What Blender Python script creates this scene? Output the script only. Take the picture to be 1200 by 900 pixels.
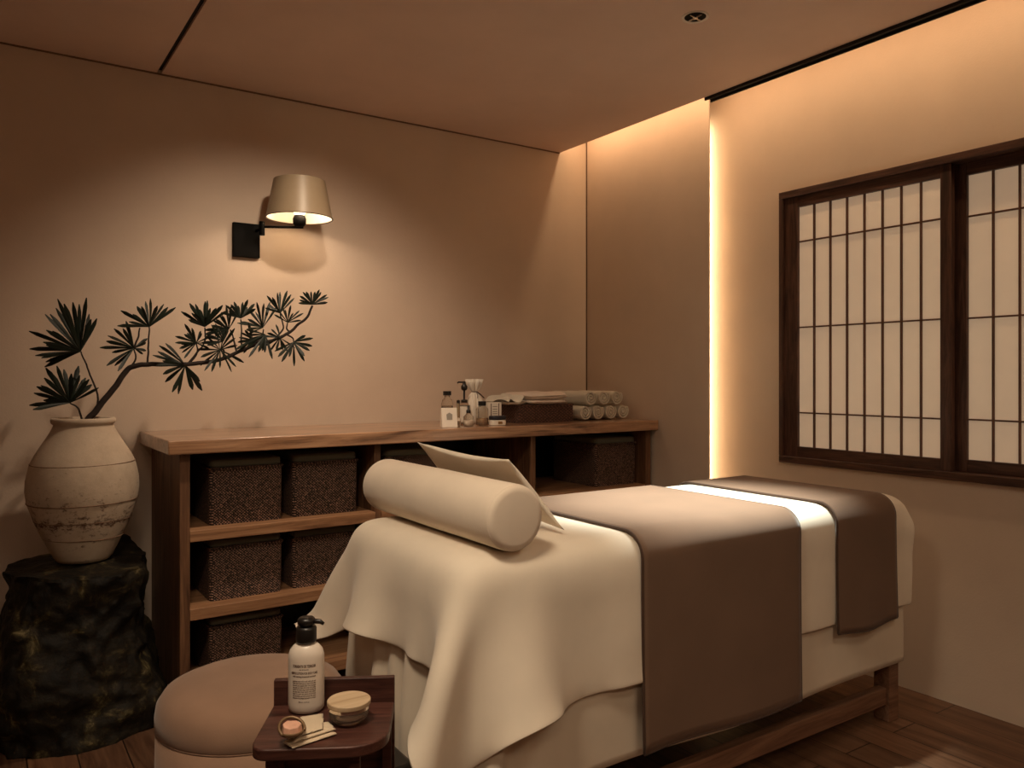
import bpy, bmesh, math, random
import numpy as np
from mathutils import Vector, Matrix, noise

for o in list(bpy.data.objects): bpy.data.objects.remove(o)
S = bpy.context.scene
COL = S.collection
PI = math.pi
CAMH = 1.2
YAW = math.radians(34.06)
Fw = Vector((math.sin(YAW), math.cos(YAW), 0)); Rt = Vector((math.cos(YAW), -math.sin(YAW), 0))
# ------------------------------------------------------------------ camera
cd = bpy.data.cameras.new('camera'); cam = bpy.data.objects.new('camera', cd); COL.objects.link(cam)
cam.location = (0, 0, CAMH); cam.rotation_euler = (PI/2, 0, -YAW)
cd.sensor_width = 36; cd.lens = 932/1200*36; cd.shift_y = -9/1200; cd.clip_start = .02
S.camera = cam
# ------------------------------------------------------------------ world, exposure, lights
S.view_settings.view_transform = 'Standard'; S.view_settings.look = 'None'
S.view_settings.gamma = 1; S.view_settings.use_curve_mapping = False
S.view_settings.exposure = 0.0
w = bpy.data.worlds.new('world'); S.world = w; w.use_nodes = True
w.node_tree.nodes['Background'].inputs[0].default_value = (.02, .016, .01, 1)
w.node_tree.nodes['Background'].inputs[1].default_value = .3
WARM = (1, .62, .30); SOFTW = (1, .67, .41)
def area_light(name, loc, rot, sx, sy, power, col):
    l = bpy.data.lights.new(name, 'AREA'); l.shape = 'RECTANGLE'; l.size = sx; l.size_y = sy
    l.energy = power; l.color = col
    o = bpy.data.objects.new(name, l); o.location = loc; o.rotation_euler = rot; COL.objects.link(o); return o
def spot_light(name, loc, target, power, col, angle, blend, rad):
    l = bpy.data.lights.new(name, 'SPOT'); l.energy = power; l.color = col
    l.spot_size = math.radians(angle); l.spot_blend = blend; l.shadow_soft_size = rad
    o = bpy.data.objects.new(name, l); o.location = loc; COL.objects.link(o)
    d = Vector(target) - Vector(loc); o.rotation_euler = d.to_track_quat('-Z', 'Y').to_euler(); return o
# light lines in the ceiling cove and behind the edge of the side wall
LP = dict(cove=12.0, edge=4.7, bed=570, counter=60, ra=158, rc=32, rear=46, lamp=1.9)
LC = dict(cove=(1, .68, .38), edge=(1, .80, .50), bed=(.92, 1, .90), counter=(1, .77, .55), ra=(1, .81, .58), rc=(1, .84, .60), rear=(1, .74, .50), lamp=(1, .78, .58))
area_light('cove_light', (2.715, 0.9, 2.60), (0, math.radians(-8), 0), .035, 5.1, LP['cove'], LC['cove'])
area_light('edge_light', (2.930, 2.700, 1.21), (0, math.radians(-90), math.radians(-15)), 2.4, .02, LP['edge'], LC['edge'])
# ceiling spots: bed one in view, counter one out of view; others added fill
spot_light('bed_spot', (2.04, 1.90, 2.40), (1.93, 1.83, .78), LP['bed'], LC['bed'], 44, 1, .035)
spot_light('counter_spot', (1.03, 2.34, 2.41), (1.08, 3.35, .93), LP['counter'], LC['counter'], 96, 1, .04)
for k, (x, y, tx, ty, an) in dict(ra=(.25, 1.15, 1.0, 1.85, 84), rc=(1.7, .25, 1.9, 1.3, 110)).items():
    spot_light('room_fill', (x, y, 2.41), (tx, ty, .6), LP[k], LC[k], an, 1, .25)  # unseen fill, added to brighten the room and bed
for x, y in ((-.5, -.7), (1.0, -.9)):
    spot_light('rear_fill', (x, y, 2.41), (x+.4, y+.8, .4), LP['rear'], LC['rear'], 130, 1, .15)  # unseen fill from behind the camera, added for ambience

# ------------------------------------------------------------------ helpers
def at(px, py, Y=None, X=None, Z=None):
    d = Fw + Rt*((px-600)/932) + Vector((0, 0, (441-py)/932))
    if Y is not None: t = Y/d.y
    elif X is not None: t = X/d.x
    else: t = (Z-CAMH)/d.z
    return Vector((0, 0, CAMH)) + d*t
def cz(lat, z, h=0):
    v = Fw*z + Rt*lat; return Vector((v.x, v.y, h))
def tag(o, label=None, cat=None, group=None, kind=None):
    if label: o['label'] = label
    if cat: o['category'] = cat
    if group: o['group'] = group
    if kind: o['kind'] = kind
    return o
def empty(name, loc, label, cat, group=None, rz=0):
    o = bpy.data.objects.new(name, None); COL.objects.link(o); o.location = loc; o.rotation_euler.z = rz
    o.empty_display_size = .05
    return tag(o, label, cat, group)
def link(name, me, mat, parent=None, smooth=False, bevel=0, sub=0, solid=0, off=0):
    o = bpy.data.objects.new(name, me); COL.objects.link(o)
    for m in (mat if isinstance(mat, (list, tuple)) else [mat]): me.materials.append(m)
    if parent: o.parent = parent
    if smooth:
        for p in me.polygons: p.use_smooth = True
    if solid:
        m = o.modifiers.new('s', 'SOLIDIFY'); m.thickness = solid; m.offset = off
    if bevel:
        m = o.modifiers.new('b', 'BEVEL'); m.width = bevel; m.segments = 3; m.limit_method = 'ANGLE'; m.angle_limit = .7
        m.harden_normals = False
        for p in me.polygons: p.use_smooth = True
        me.set_sharp_from_angle(angle=math.radians(35)) if hasattr(me, 'set_sharp_from_angle') else None
    if sub:
        m = o.modifiers.new('d', 'SUBSURF'); m.levels = m.render_levels = sub
    return o
def tomesh(bm, name, org=None):
    if org is not None: bmesh.ops.translate(bm, vec=-Vector(org), verts=bm.verts)
    me = bpy.data.meshes.new(name); bm.to_mesh(me); bm.free(); return me
def part(name, bm, mat, parent=None, world=True, org=None, **k):
    """link a bmesh as one object; world coords are made local to the parent (or to org)"""
    root = parent
    if root is not None and world:
        while root.parent: root = root.parent
        bmesh.ops.translate(bm, vec=-root.location, verts=bm.verts)
        me = tomesh(bm, name); return link(name, me, mat, parent, **k)
    if parent is None and org is not None:
        me = tomesh(bm, name, org); o = link(name, me, mat, None, **k); o.location = org; return o
    return link(name, tomesh(bm, name), mat, parent, **k)
def box(bm, x0, x1, y0, y1, z0, z1):
    v = [bm.verts.new(p) for p in ((x0,y0,z0),(x1,y0,z0),(x1,y1,z0),(x0,y1,z0),(x0,y0,z1),(x1,y0,z1),(x1,y1,z1),(x0,y1,z1))]
    for f in ((0,3,2,1),(4,5,6,7),(0,1,5,4),(1,2,6,5),(2,3,7,6),(3,0,4,7)): bm.faces.new([v[i] for i in f])
    return bm
def B(*a): return box(bmesh.new(), *a)
def lathe(prof, seg=48, cx=0, cy=0, cz_=0, bm=None, sx=1, sy=1):
    """prof: (r, z) bottom to top; r=0 closes"""
    bm = bm or bmesh.new(); rings = []
    for r, z in prof:
        if r < 1e-6: rings.append([bm.verts.new((cx, cy, cz_+z))])
        else: rings.append([bm.verts.new((cx+sx*r*math.cos(2*PI*i/seg), cy+sy*r*math.sin(2*PI*i/seg), cz_+z)) for i in range(seg)])
    for a, b in zip(rings, rings[1:]):
        for i in range(seg):
            j = (i+1) % seg
            if len(a) == 1 and len(b) == 1: continue
            if len(a) == 1: bm.faces.new((a[0], b[j], b[i]))
            elif len(b) == 1: bm.faces.new((a[i], a[j], b[0]))
            else: bm.faces.new((a[i], a[j], b[j], b[i]))
    bmesh.ops.recalc_face_normals(bm, faces=bm.faces)
    return bm
def tube(pts, rad, seg=8, bm=None):
    bm = bm or bmesh.new(); pts = [Vector(p) for p in pts]; n = len(pts)
    rad = rad if isinstance(rad, (list, tuple)) else [rad]*n
    rings = []; up = Vector((0, 0, 1))
    t0 = (pts[1]-pts[0]).normalized()
    a = t0.orthogonal().normalized()
    for i, p in enumerate(pts):
        t = (pts[min(i+1, n-1)]-pts[max(i-1, 0)]).normalized()
        a = (a - t*a.dot(t)).normalized(); b = t.cross(a)
        rings.append([bm.verts.new(p + (a*math.cos(2*PI*k/seg)+b*math.sin(2*PI*k/seg))*rad[i]) for k in range(seg)])
    for r, q in zip(rings, rings[1:]):
        for k in range(seg): bm.faces.new((r[k], r[(k+1) % seg], q[(k+1) % seg], q[k]))
    bm.faces.new(rings[0][::-1]); bm.faces.new(rings[-1])
    return bm
def prism(outline, z0, z1, bm=None):
    bm = bm or bmesh.new()
    a = [bm.verts.new((x, y, z0)) for x, y in outline]; b = [bm.verts.new((x, y, z1)) for x, y in outline]
    bm.faces.new(a[::-1]); bm.faces.new(b); n = len(a)
    for i in range(n): bm.faces.new((a[i], a[(i+1) % n], b[(i+1) % n], b[i]))
    bmesh.ops.recalc_face_normals(bm, faces=bm.faces)
    return bm
def smoothpath(pts, n=6):
    pts = [Vector(p) for p in pts]; out = []
    P = [pts[0]*2-pts[1]] + pts + [pts[-1]*2-pts[-2]]
    for i in range(1, len(P)-2):
        for k in range(n):
            t = k/n; a, b, c, d = P[i-1:i+3]
            out.append(.5*((2*b)+(c-a)*t+(2*a-5*b+4*c-d)*t*t+(3*b-a-3*c+d)*t**3))
    out.append(pts[-1]); return out
def text_mesh(s, size, align='CENTER', extrude=.00015, bold=0):
    c = bpy.data.curves.new('t', 'FONT'); c.body = s; c.size = size; c.align_x = align; c.extrude = extrude; c.offset = bold
    o = bpy.data.objects.new('t', c); COL.objects.link(o); bpy.context.view_layer.update()
    me = bpy.data.meshes.new_from_object(o.evaluated_get(bpy.context.evaluated_depsgraph_get()))
    bpy.data.objects.remove(o); bpy.data.curves.remove(c); return me

# ------------------------------------------------------------------ materials
def newmat(name):
    m = bpy.data.materials.new(name); m.use_nodes = True; nt = m.node_tree
    return m, nt, nt.nodes['Principled BSDF']
def N(nt, t, **k):
    n = nt.nodes.new(t)
    for a, b in k.items():
        if a in n.inputs: n.inputs[a].default_value = b
        else: setattr(n, a, b)
    return n
def coords(nt, scale=(1, 1, 1), rot=(0, 0, 0)):
    tc = N(nt, 'ShaderNodeTexCoord'); mp = N(nt, 'ShaderNodeMapping')
    mp.inputs['Scale'].default_value = scale; mp.inputs['Rotation'].default_value = rot
    nt.links.new(tc.outputs['Object'], mp.inputs[0]); return mp.outputs[0]
def ramp(nt, fac, stops):
    r = N(nt, 'ShaderNodeValToRGB'); e = r.color_ramp.elements
    while len(e) < len(stops): e.new(.5)
    for i, (p, c) in enumerate(stops):
        e[i].position = p; e[i].color = (*c, 1) if len(c) == 3 else c
    nt.links.new(fac, r.inputs[0]); return r.outputs[0]
def bump(nt, bs, h, strength, dist=.01):
    b = N(nt, 'ShaderNodeBump'); b.inputs['Strength'].default_value = strength; b.inputs['Distance'].default_value = dist
    nt.links.new(h, b.inputs['Height']); nt.links.new(b.outputs[0], bs.inputs['Normal']); return b
def plain(name, col, rough=.6, metal=0, noise_amt=.12, nscale=30, bmp=.05, spec=.5):
    m, nt, bs = newmat(name); v = coords(nt)
    n = N(nt, 'ShaderNodeTexNoise', Scale=nscale, Detail=4.0); nt.links.new(v, n.inputs['Vector'])
    lo = tuple(c*(1-noise_amt) for c in col); hi = tuple(min(1, c*(1+noise_amt)) for c in col)
    nt.links.new(ramp(nt, n.outputs[0], [(.3, lo), (.7, hi)]), bs.inputs['Base Color'])
    bs.inputs['Roughness'].default_value = rough; bs.inputs['Metallic'].default_value = metal
    bs.inputs['Specular IOR Level'].default_value = spec
    if bmp: bump(nt, bs, n.outputs[0], bmp, .002)
    return m
def fabric(name, col, scale=700, bmp=.25, sheen=.2, rough=.9, var=.06):
    m, nt, bs = newmat(name); v = coords(nt)
    n = N(nt, 'ShaderNodeTexNoise', Scale=6.0, Detail=5.0); nt.links.new(v, n.inputs['Vector'])
    lo = tuple(c*(1-var) for c in col); hi = tuple(min(1, c*(1+var)) for c in col)
    nt.links.new(ramp(nt, n.outputs[0], [(.3, lo), (.7, hi)]), bs.inputs['Base Color'])
    w1 = N(nt, 'ShaderNodeTexNoise', Scale=float(scale), Detail=2.0); nt.links.new(v, w1.inputs['Vector'])
    bump(nt, bs, w1.outputs[0], bmp, .0006)
    bs.inputs['Roughness'].default_value = rough; bs.inputs['Sheen Weight'].default_value = sheen
    bs.inputs['Specular IOR Level'].default_value = .2
    return m
def wood(name, dark, mid, light, axis='x', rough=.5, gscale=1.0, bmp=.15, contrast=1.0, spec=.4):
    m, nt, bs = newmat(name)
    k = {'x': (1.2, 14, 14), 'y': (14, 1.2, 14), 'z': (14, 14, 1.2)}[axis]
    v = coords(nt, tuple(a*gscale for a in k))
    n = N(nt, 'ShaderNodeTexNoise', Scale=2.2, Detail=8.0, Roughness=.65, Distortion=1.2); nt.links.new(v, n.inputs['Vector'])
    v2 = coords(nt, tuple((a*gscale*(6 if a > 2 else 2)) for a in k))
    n2 = N(nt, 'ShaderNodeTexNoise', Scale=3.0, Detail=4.0); nt.links.new(v2, n2.inputs['Vector'])
    mx = N(nt, 'ShaderNodeMath', operation='MULTIPLY_ADD'); mx.inputs[1].default_value = .3
    nt.links.new(n2.outputs[0], mx.inputs[0]); nt.links.new(n.outputs[0], mx.inputs[2])
    nt.links.new(ramp(nt, mx.outputs[0], [(.45, dark), (.62, mid), (.82, light)]), bs.inputs['Base Color'])
    bs.inputs['Roughness'].default_value = rough; bs.inputs['Specular IOR Level'].default_value = spec
    bump(nt, bs, mx.outputs[0], bmp, .003)
    return m
M = {}
def plaster(name, col):
    m, nt, bs = newmat(name); v = coords(nt)
    n = N(nt, 'ShaderNodeTexNoise', Scale=2.0, Detail=6.0, Roughness=.6); nt.links.new(v, n.inputs['Vector'])
    lo = tuple(c*.94 for c in col); hi = tuple(c*1.05 for c in col)
    nt.links.new(ramp(nt, n.outputs[0], [(.3, lo), (.7, hi)]), bs.inputs['Base Color'])
    n2 = N(nt, 'ShaderNodeTexNoise', Scale=140.0, Detail=5.0); nt.links.new(v, n2.inputs['Vector'])
    bump(nt, bs, n2.outputs[0], .25, .002); bs.inputs['Roughness'].default_value = .95
    bs.inputs['Specular IOR Level'].default_value = .1
    return m
M['wall'] = plaster('beige_plaster', (.71, .58, .47))
M['ceil'] = plaster('ceiling_paint', (.77, .58, .48))
M['black'] = plain('black_metal', (.0035, .003, .0025), .6, 0, .1, 30, 0, .06)
M['slot'] = plain('dark_channel', (.006, .004, .003), .8, 0, .1)
M['top'] = wood('counter_wood', (.09, .038, .018), (.33, .17, .088), (.56, .32, .18), 'x', .28, .8, .08, 1, .7)
pb = M['top'].node_tree.nodes['Principled BSDF']; pb.inputs['Coat Weight'].default_value = 1; pb.inputs['Coat Roughness'].default_value = .22
M['shelf'] = wood('shelf_wood', (.12, .05, .022), (.30, .15, .075), (.42, .23, .12), 'x', .55)
M['post'] = wood('post_wood', (.05, .02, .010), (.13, .06, .030), (.22, .11, .056), 'z', .55)
M['redwood'] = wood('reddish_wood', (.026, .009, .007), (.062, .022, .016), (.11, .042, .03), 'x', .42, 1.3)
M['darkwood'] = wood('dark_window_wood_upright', (.022, .010, .006), (.062, .027, .018), (.12, .055, .035), 'z', .5, 1.5)
M['darkwood_y'] = wood('dark_window_wood_level', (.022, .010, .006), (.062, .027, .018), (.12, .055, .035), 'y', .5, 1.5)
M['muntin'] = wood('lattice_wood', (.05, .02, .010), (.10, .042, .022), (.15, .065, .036), 'z', .5)
M['bedwood'] = wood('table_wood', (.10, .045, .025), (.20, .10, .06), (.28, .15, .09), 'x', .5)
M['sheet'] = fabric('white_cotton', (.80, .70, .58))
M['skirt'] = fabric('cream_cotton', (.72, .62, .50))
M['bolster'] = fabric('bolster_cotton', (.78, .66, .54))
M['brown'] = fabric('brown_velvet', (.165, .097, .063), 400, .4, .12, .95)
M['browntrim'] = fabric('dark_brown_trim', (.06, .03, .018))
M['stool'] = fabric('suede', (.33, .20, .135), 260, .35, .3, .95, .12)
M['towel'] = fabric('terry_towel', (.62, .56, .46), 500, .6)
M['towel2'] = fabric('beige_towel', (.72, .60, .50), 500, .5)
M['ecru'] = fabric('ecru_cloth', (.62, .50, .36), 500, .5)
M['paper'] = fabric('shoji_paper', (.76, .64, .50), 60, .15, 0, .9, .04)
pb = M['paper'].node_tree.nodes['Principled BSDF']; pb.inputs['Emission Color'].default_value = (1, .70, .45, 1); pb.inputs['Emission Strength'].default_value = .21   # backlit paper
M['white_plastic'] = plain('white_bottle_plastic', (.72, .62, .53), .35, 0, .02)
M['print'] = plain('brown_print', (.10, .05, .03), .7, 0, .05)
M['pale'] = plain('pale_card', (.8, .72, .62), .6, 0, .03)
M['grey'] = plain('grey_print', (.30, .27, .23), .7, 0, .1)
M['cap'] = plain('black_plastic', (.01, .008, .007), .35, 0, .05)
M['lid_wood'] = wood('light_lid_wood', (.40, .27, .16), (.52, .38, .24), (.60, .45, .30), 'x', .6)
M['cream'] = plain('face_cream', (.8, .72, .66), .4, 0, .02)
M['amber'] = plain('amber_liquid', (.30, .16, .06), .2, 0, .05)
M['basket_lid'] = fabric('grey_green_cloth', (.17, .16, .115), 500, .4)
M['bark'] = plain('dark_bark', (.022, .013, .010), .8, 0, .4, 40, .5)
M['leaf'] = plain('dark_green_leaf', (.006, .013, .007), .5, 0, .5, 20, .1, .35)
M['copper'] = plain('dish_copper', (.20, .12, .06), .4, .3, .2)
M['pink'] = plain('pink_soap', (.68, .38, .27), .5, 0, .12, 60)
M['shade'] = plain('cream_lamp_shade', (.34, .26, .17), .42, 0, .03, 20, .02)
M['shade_in'] = plain('white_shade_lining', (.85, .78, .66), .7, 0, .02)
M['chrome'] = plain('chrome', (.75, .68, .6), .2, 1, .05)
def glass(name, col, rough=.05):
    m, nt, bs = newmat(name); bs.inputs['Base Color'].default_value = (*col, 1)
    bs.inputs['Transmission Weight'].default_value = .9; bs.inputs['Roughness'].default_value = rough
    bs.inputs['IOR'].default_value = 1.2; return m
M['glass'] = glass('clear_glass', (.85, .78, .68)); M['tint'] = glass('tinted_glass', (.55, .48, .36))
m, nt, bs = newmat('bulb_glow'); bs.inputs['Emission Color'].default_value = (1, .75, .45, 1); bs.inputs['Emission Strength'].default_value = 4; M['bulb'] = m
# vase: weathered white clay, dirt in the lower half
def vase_mat():
    m, nt, bs = newmat('weathered_clay'); v = coords(nt)
    n = N(nt, 'ShaderNodeTexNoise', Scale=5.0, Detail=8.0, Roughness=.7); nt.links.new(v, n.inputs['Vector'])
    base = ramp(nt, n.outputs[0], [(.3, (.44, .34, .25)), (.5, (.58, .47, .36)), (.75, (.66, .56, .45))])
    sp = coords(nt, (14, 14, 22)); n2 = N(nt, 'ShaderNodeTexNoise', Scale=2.6, Detail=10.0, Roughness=.78); nt.links.new(sp, n2.inputs['Vector'])
    tc = N(nt, 'ShaderNodeTexCoord'); sx = N(nt, 'ShaderNodeSeparateXYZ'); nt.links.new(tc.outputs['Object'], sx.inputs[0])
    zr = ramp(nt, sx.outputs[2], [(.03, (.25,)*3), (.115, (.45,)*3), (.143, (.95,)*3), (.16, (.55,)*3), (.21, (.45,)*3), (.27, (.25,)*3), (.42, (0,)*3)])
    mul = N(nt, 'ShaderNodeMath', operation='MULTIPLY_ADD'); mul.inputs[1].default_value = .22
    nt.links.new(zr, mul.inputs[0]); nt.links.new(n2.outputs[0], mul.inputs[2])
    mask = ramp(nt, mul.outputs[0], [(.64, (0,)*3), (.74, (1,)*3)])
    mix = N(nt, 'ShaderNodeMixRGB'); nt.links.new(mask, mix.inputs[0]); nt.links.new(base, mix.inputs[1])
    mix.inputs[2].default_value = (.13, .07, .045, 1); nt.links.new(mix.outputs[0], bs.inputs['Base Color'])
    bs.inputs['Roughness'].default_value = .85; bump(nt, bs, n2.outputs[0], .3, .004); return m
M['vase'] = vase_mat(); M['groove'] = plain('groove_brown', (.20, .12, .075), .9, 0, .5, 60)  # darker mottled brown for the groove rings
def rock_mat():
    m, nt, bs = newmat('black_mossy_rock'); v = coords(nt)
    n = N(nt, 'ShaderNodeTexNoise', Scale=9.0, Detail=10.0, Roughness=.7, Distortion=.6); nt.links.new(v, n.inputs['Vector'])
    nt.links.new(ramp(nt, n.outputs[0], [(.40, (.004, .003, .002)), (.54, (.014, .010, .005)), (.60, (.05, .038, .016)), (.68, (.20, .165, .085))]), bs.inputs['Base Color'])
    n2 = N(nt, 'ShaderNodeTexNoise', Scale=24.0, Detail=8.0); nt.links.new(v, n2.inputs['Vector'])
    bs.inputs['Roughness'].default_value = .7; bs.inputs['Specular IOR Level'].default_value = .25; bump(nt, bs, n2.outputs[0], .8, .012); return m
M['rock'] = rock_mat()
def weave_mat(name, a, b, sx, sz, rough=.6):
    m, nt, bs = newmat(name); tc = N(nt, 'ShaderNodeTexCoord'); s = N(nt, 'ShaderNodeSeparateXYZ'); nt.links.new(tc.outputs['Object'], s.inputs[0])
    def sinv(sock, f, ph=0):
        q = N(nt, 'ShaderNodeMath', operation='MULTIPLY_ADD'); q.inputs[1].default_value = f; q.inputs[2].default_value = ph
        nt.links.new(sock, q.inputs[0]); r = N(nt, 'ShaderNodeMath', operation='SINE'); nt.links.new(q.outputs[0], r.inputs[0]); return r.outputs[0]
    ad = N(nt, 'ShaderNodeMath', operation='ADD'); nt.links.new(s.outputs[0], ad.inputs[0]); nt.links.new(s.outputs[1], ad.inputs[1])
    nz = N(nt, 'ShaderNodeTexNoise', Scale=150.0, Detail=3.0); nt.links.new(tc.outputs['Object'], nz.inputs['Vector'])
    jit = N(nt, 'ShaderNodeMath', operation='MULTIPLY_ADD'); jit.inputs[1].default_value = .006; nt.links.new(nz.outputs[0], jit.inputs[0]); nt.links.new(ad.outputs[0], jit.inputs[2])
    mu = N(nt, 'ShaderNodeMath', operation='MULTIPLY'); nt.links.new(sinv(jit.outputs[0], sx), mu.inputs[0]); nt.links.new(sinv(s.outputs[2], sz), mu.inputs[1])
    m2 = N(nt, 'ShaderNodeMath', operation='MULTIPLY_ADD'); m2.inputs[1].default_value = .28; m2.inputs[2].default_value = 0; nt.links.new(mu.outputs[0], m2.inputs[0])
    m3 = N(nt, 'ShaderNodeMath', operation='ADD'); nt.links.new(m2.outputs[0], m3.inputs[0]); nt.links.new(nz.outputs[0], m3.inputs[1])
    nt.links.new(ramp(nt, m3.outputs[0], [(.50, a), (.74, b)]), bs.inputs['Base Color'])
    bs.inputs['Roughness'].default_value = rough; bump(nt, bs, m3.outputs[0], 1.0, .006); return m
M['basket'] = weave_mat('brown_wicker', (.008, .003, .002), (.44, .25, .18), 560, 620)
M['tray'] = weave_mat('tray_wicker', (.04, .015, .009), (.19, .08, .05), 300, 450)
def floor_mat():
    m, nt, bs = newmat('wood_planks'); tc = N(nt, 'ShaderNodeTexCoord'); mp = N(nt, 'ShaderNodeMapping')
    mp.inputs['Rotation'].default_value = (0, 0, PI/2); nt.links.new(tc.outputs['Object'], mp.inputs[0])
    br = N(nt, 'ShaderNodeTexBrick', Scale=1.0); br.inputs['Brick Width'].default_value = 1.5; br.inputs['Row Height'].default_value = .135
    br.inputs['Mortar Size'].default_value = .0022; br.inputs['Mortar Smooth'].default_value = .1; br.offset = .37; br.inputs['Bias'].default_value = 0
    br.inputs['Color1'].default_value = (.7, .7, .7, 1); br.inputs['Color2'].default_value = (1.15, 1.1, 1.05, 1); br.inputs['Mortar'].default_value = (.08, .06, .05, 1)
    nt.links.new(mp.outputs[0], br.inputs['Vector'])
    v = coords(nt, (14, 1.3, 14)); n = N(nt, 'ShaderNodeTexNoise', Scale=2.0, Detail=8.0, Roughness=.65, Distortion=1.0); nt.links.new(v, n.inputs['Vector'])
    c = ramp(nt, n.outputs[0], [(.35, (.085, .038, .021)), (.55, (.155, .078, .044)), (.75, (.22, .12, .070))])
    mx = N(nt, 'ShaderNodeMixRGB', blend_type='MULTIPLY'); mx.inputs[0].default_value = 1; nt.links.new(c, mx.inputs[1]); nt.links.new(br.outputs[0], mx.inputs[2])
    nt.links.new(mx.outputs[0], bs.inputs['Base Color']); bs.inputs['Roughness'].default_value = .42
    bump(nt, bs, br.outputs[1], -.3, .003); return m
M['floor'] = floor_mat()

# ------------------------------------------------------------------ room shell
H = 2.428; YB = 3.474; XN = 2.855; YN = 2.573; XR = 2.97; XC = 2.665; XL = -1.5; YF = -1.9; HT = 2.62
def struct(name, bm, mat, **k): return tag(part(name, bm, mat, **k), kind='structure')
struct('floor', B(XL-.1, XR+.2, YF-.1, YB+.1, -.06, 0), M['floor'])
bm = B(XL, .611, YF, YB, H, H+.03); box(bm, .629, XC, YF, YB, H, H+.03)
box(bm, XC-.02, XC, YF, YB, H+.03, HT)
struct('ceiling', bm, M['ceil'])
struct('trim_1', B(.60, .64, YF, YB-.008, H+.012, H+.04), M['slot'])
struct('trim_2', B(XL, XC-.003, YB-.006, YB-.0005, H-.006, H-.0005), plain('shadow_gap_strip', (.22, .13, .085), .9))  # brown strip painted in place of the shadow gap at the ceiling joint
struct('ceiling_cove', B(XC-.06, XR+.1, YF, YB+.1, HT, HT+.05), M['ceil'])
struct('wall_back', B(XL-.1, XR+.1, YB, YB+.1, 0, HT), M['wall'])
struct('wall_left', B(XL-.1, XL, YF, YB, 0, HT), M['wall'])
struct('wall_front', B(XL-.1, XR+.1, YF-.1, YF, 0, HT), M['wall'])
WY0, WY1, WZ0, WZ1 = .72, 2.258, .82, 2.012
bm = B(XR, XR+.12, YF, WY0, 0, HT); box(bm, XR, XR+.12, WY1, YB, 0, HT)
box(bm, XR, XR+.12, WY0, WY1, 0, WZ0); box(bm, XR, XR+.12, WY0, WY1, WZ1, HT)
struct('wall_right', bm, M['wall'])
bm = B(XN, XN+.006, YN, YN+.14, 0, HT-.001); box(bm, XN, XN+.03, YN+.14, YB, 0, HT-.001); box(bm, XN+.03, XR, 2.735, YB, 0, HT-.001)
struct('wall_side', bm, M['wall'])
struct('trim_3', B(XN-.004, XN, YB-.006, YB, 0, HT), plain('corner_joint', (.14, .08, .05), .9))
YE = 2.43
bm = B(XC+.002, XC+.010, YF, YE, H-.012, H+.028); box(bm, XC+.040, XC+.048, YF, YE, H-.012, H+.028); box(bm, XC+.010, XC+.040, YF, YE, H-.002, H+.010)
struct('trim_4', bm, M['slot'])

# window with two sliding paper screens
win = tag(empty('window_1', (XR, (WY0+WY1)/2, WZ0), None, None), kind='structure')
if 'label' in win: del win['label']
bm = bmesh.new(); f = .03; x0, x1 = XR-.018, XR+.11
box(bm, x0, x1, WY0, WY1, WZ1-f, WZ1); box(bm, x0, x1, WY0, WY1, WZ0, WZ0+f)
part('window_frame', bm, M['darkwood_y'], win, bevel=.003)
bm = B(x0, x1, WY1-f*.7, WY1, WZ0+f, WZ1-f); box(bm, x0, x1, WY0, WY0+f*.7, WZ0+f, WZ1-f)
part('window_jamb', bm, M['darkwood'], win, bevel=.003)
part('window_backing', B(XR+.111, XR+.119, WY0, WY1, WZ0, WZ1), M['darkwood'], win)
def screen(ya, yb, xs, pane_y0, pane_y1):
    z0, z1 = WZ0+f, WZ1-f; pz0, pz1 = .895, 1.936
    bm = B(xs, xs+.028, ya, pane_y0, z0, z1); box(bm, xs, xs+.028, pane_y1, yb, z0, z1)
    s = part('sliding_screen', bm, M['darkwood'], win, bevel=.002)
    bm = B(xs+.001, xs+.027, pane_y0, pane_y1, z0, pz0); box(bm, xs+.001, xs+.027, pane_y0, pane_y1, pz1, z1)
    part('screen_rail', bm, M['darkwood_y'], s, bevel=.002)
    bm = bmesh.new(); n = 8
    for i in range(1, n):
        y = pane_y0+(pane_y1-pane_y0)*i/n; box(bm, xs+.006, xs+.0165, y-.0030, y+.0030, pz0, pz1)
    for z in (1.785, 1.4125, 1.042): box(bm, xs+.007, xs+.0155, pane_y0, pane_y1, z-.003, z+.003)
    part('lattice', bm, M['muntin'], s)
    part('paper', B(xs+.016, xs+.0175, pane_y0-.002, pane_y1+.002, pz0-.002, pz1+.002), M['paper'], s)
screen(1.513, WY1-.021, XR-.006, 1.553, 2.170)
screen(WY0+.021, 1.560, XR+.035, .78, 1.478)

# downlight in the ceiling
dl = empty('downlight', (2.04, 1.90, H), 'small round recessed ceiling downlight above the massage table', 'ceiling light')
part('trim_ring', lathe([(.036, -.001), (.045, -.004), (.046, 0), (.036, .001)], 40), M['pale'], dl, world=False, smooth=True)
part('reflector', lathe([(.0365, -.0012), (.034, -.0018), (.0, -.0015)], 40), M['black'], dl, world=False)
bm = bmesh.new()
for a in (.2, 1.5): 
    c, s = math.cos(a), math.sin(a)
    tube([(-.030*c, -.030*s, -.0035), (.030*c, .030*s, -.0035)], .0032, 6, bm)
part('louvre', bm, M['chrome'], dl, world=False)
part('lens', lathe([(0, -.0035), (.009, -.004), (.0085, -.0062), (0, -.0075)], 16), M['chrome'], dl, world=False, smooth=True)

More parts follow.
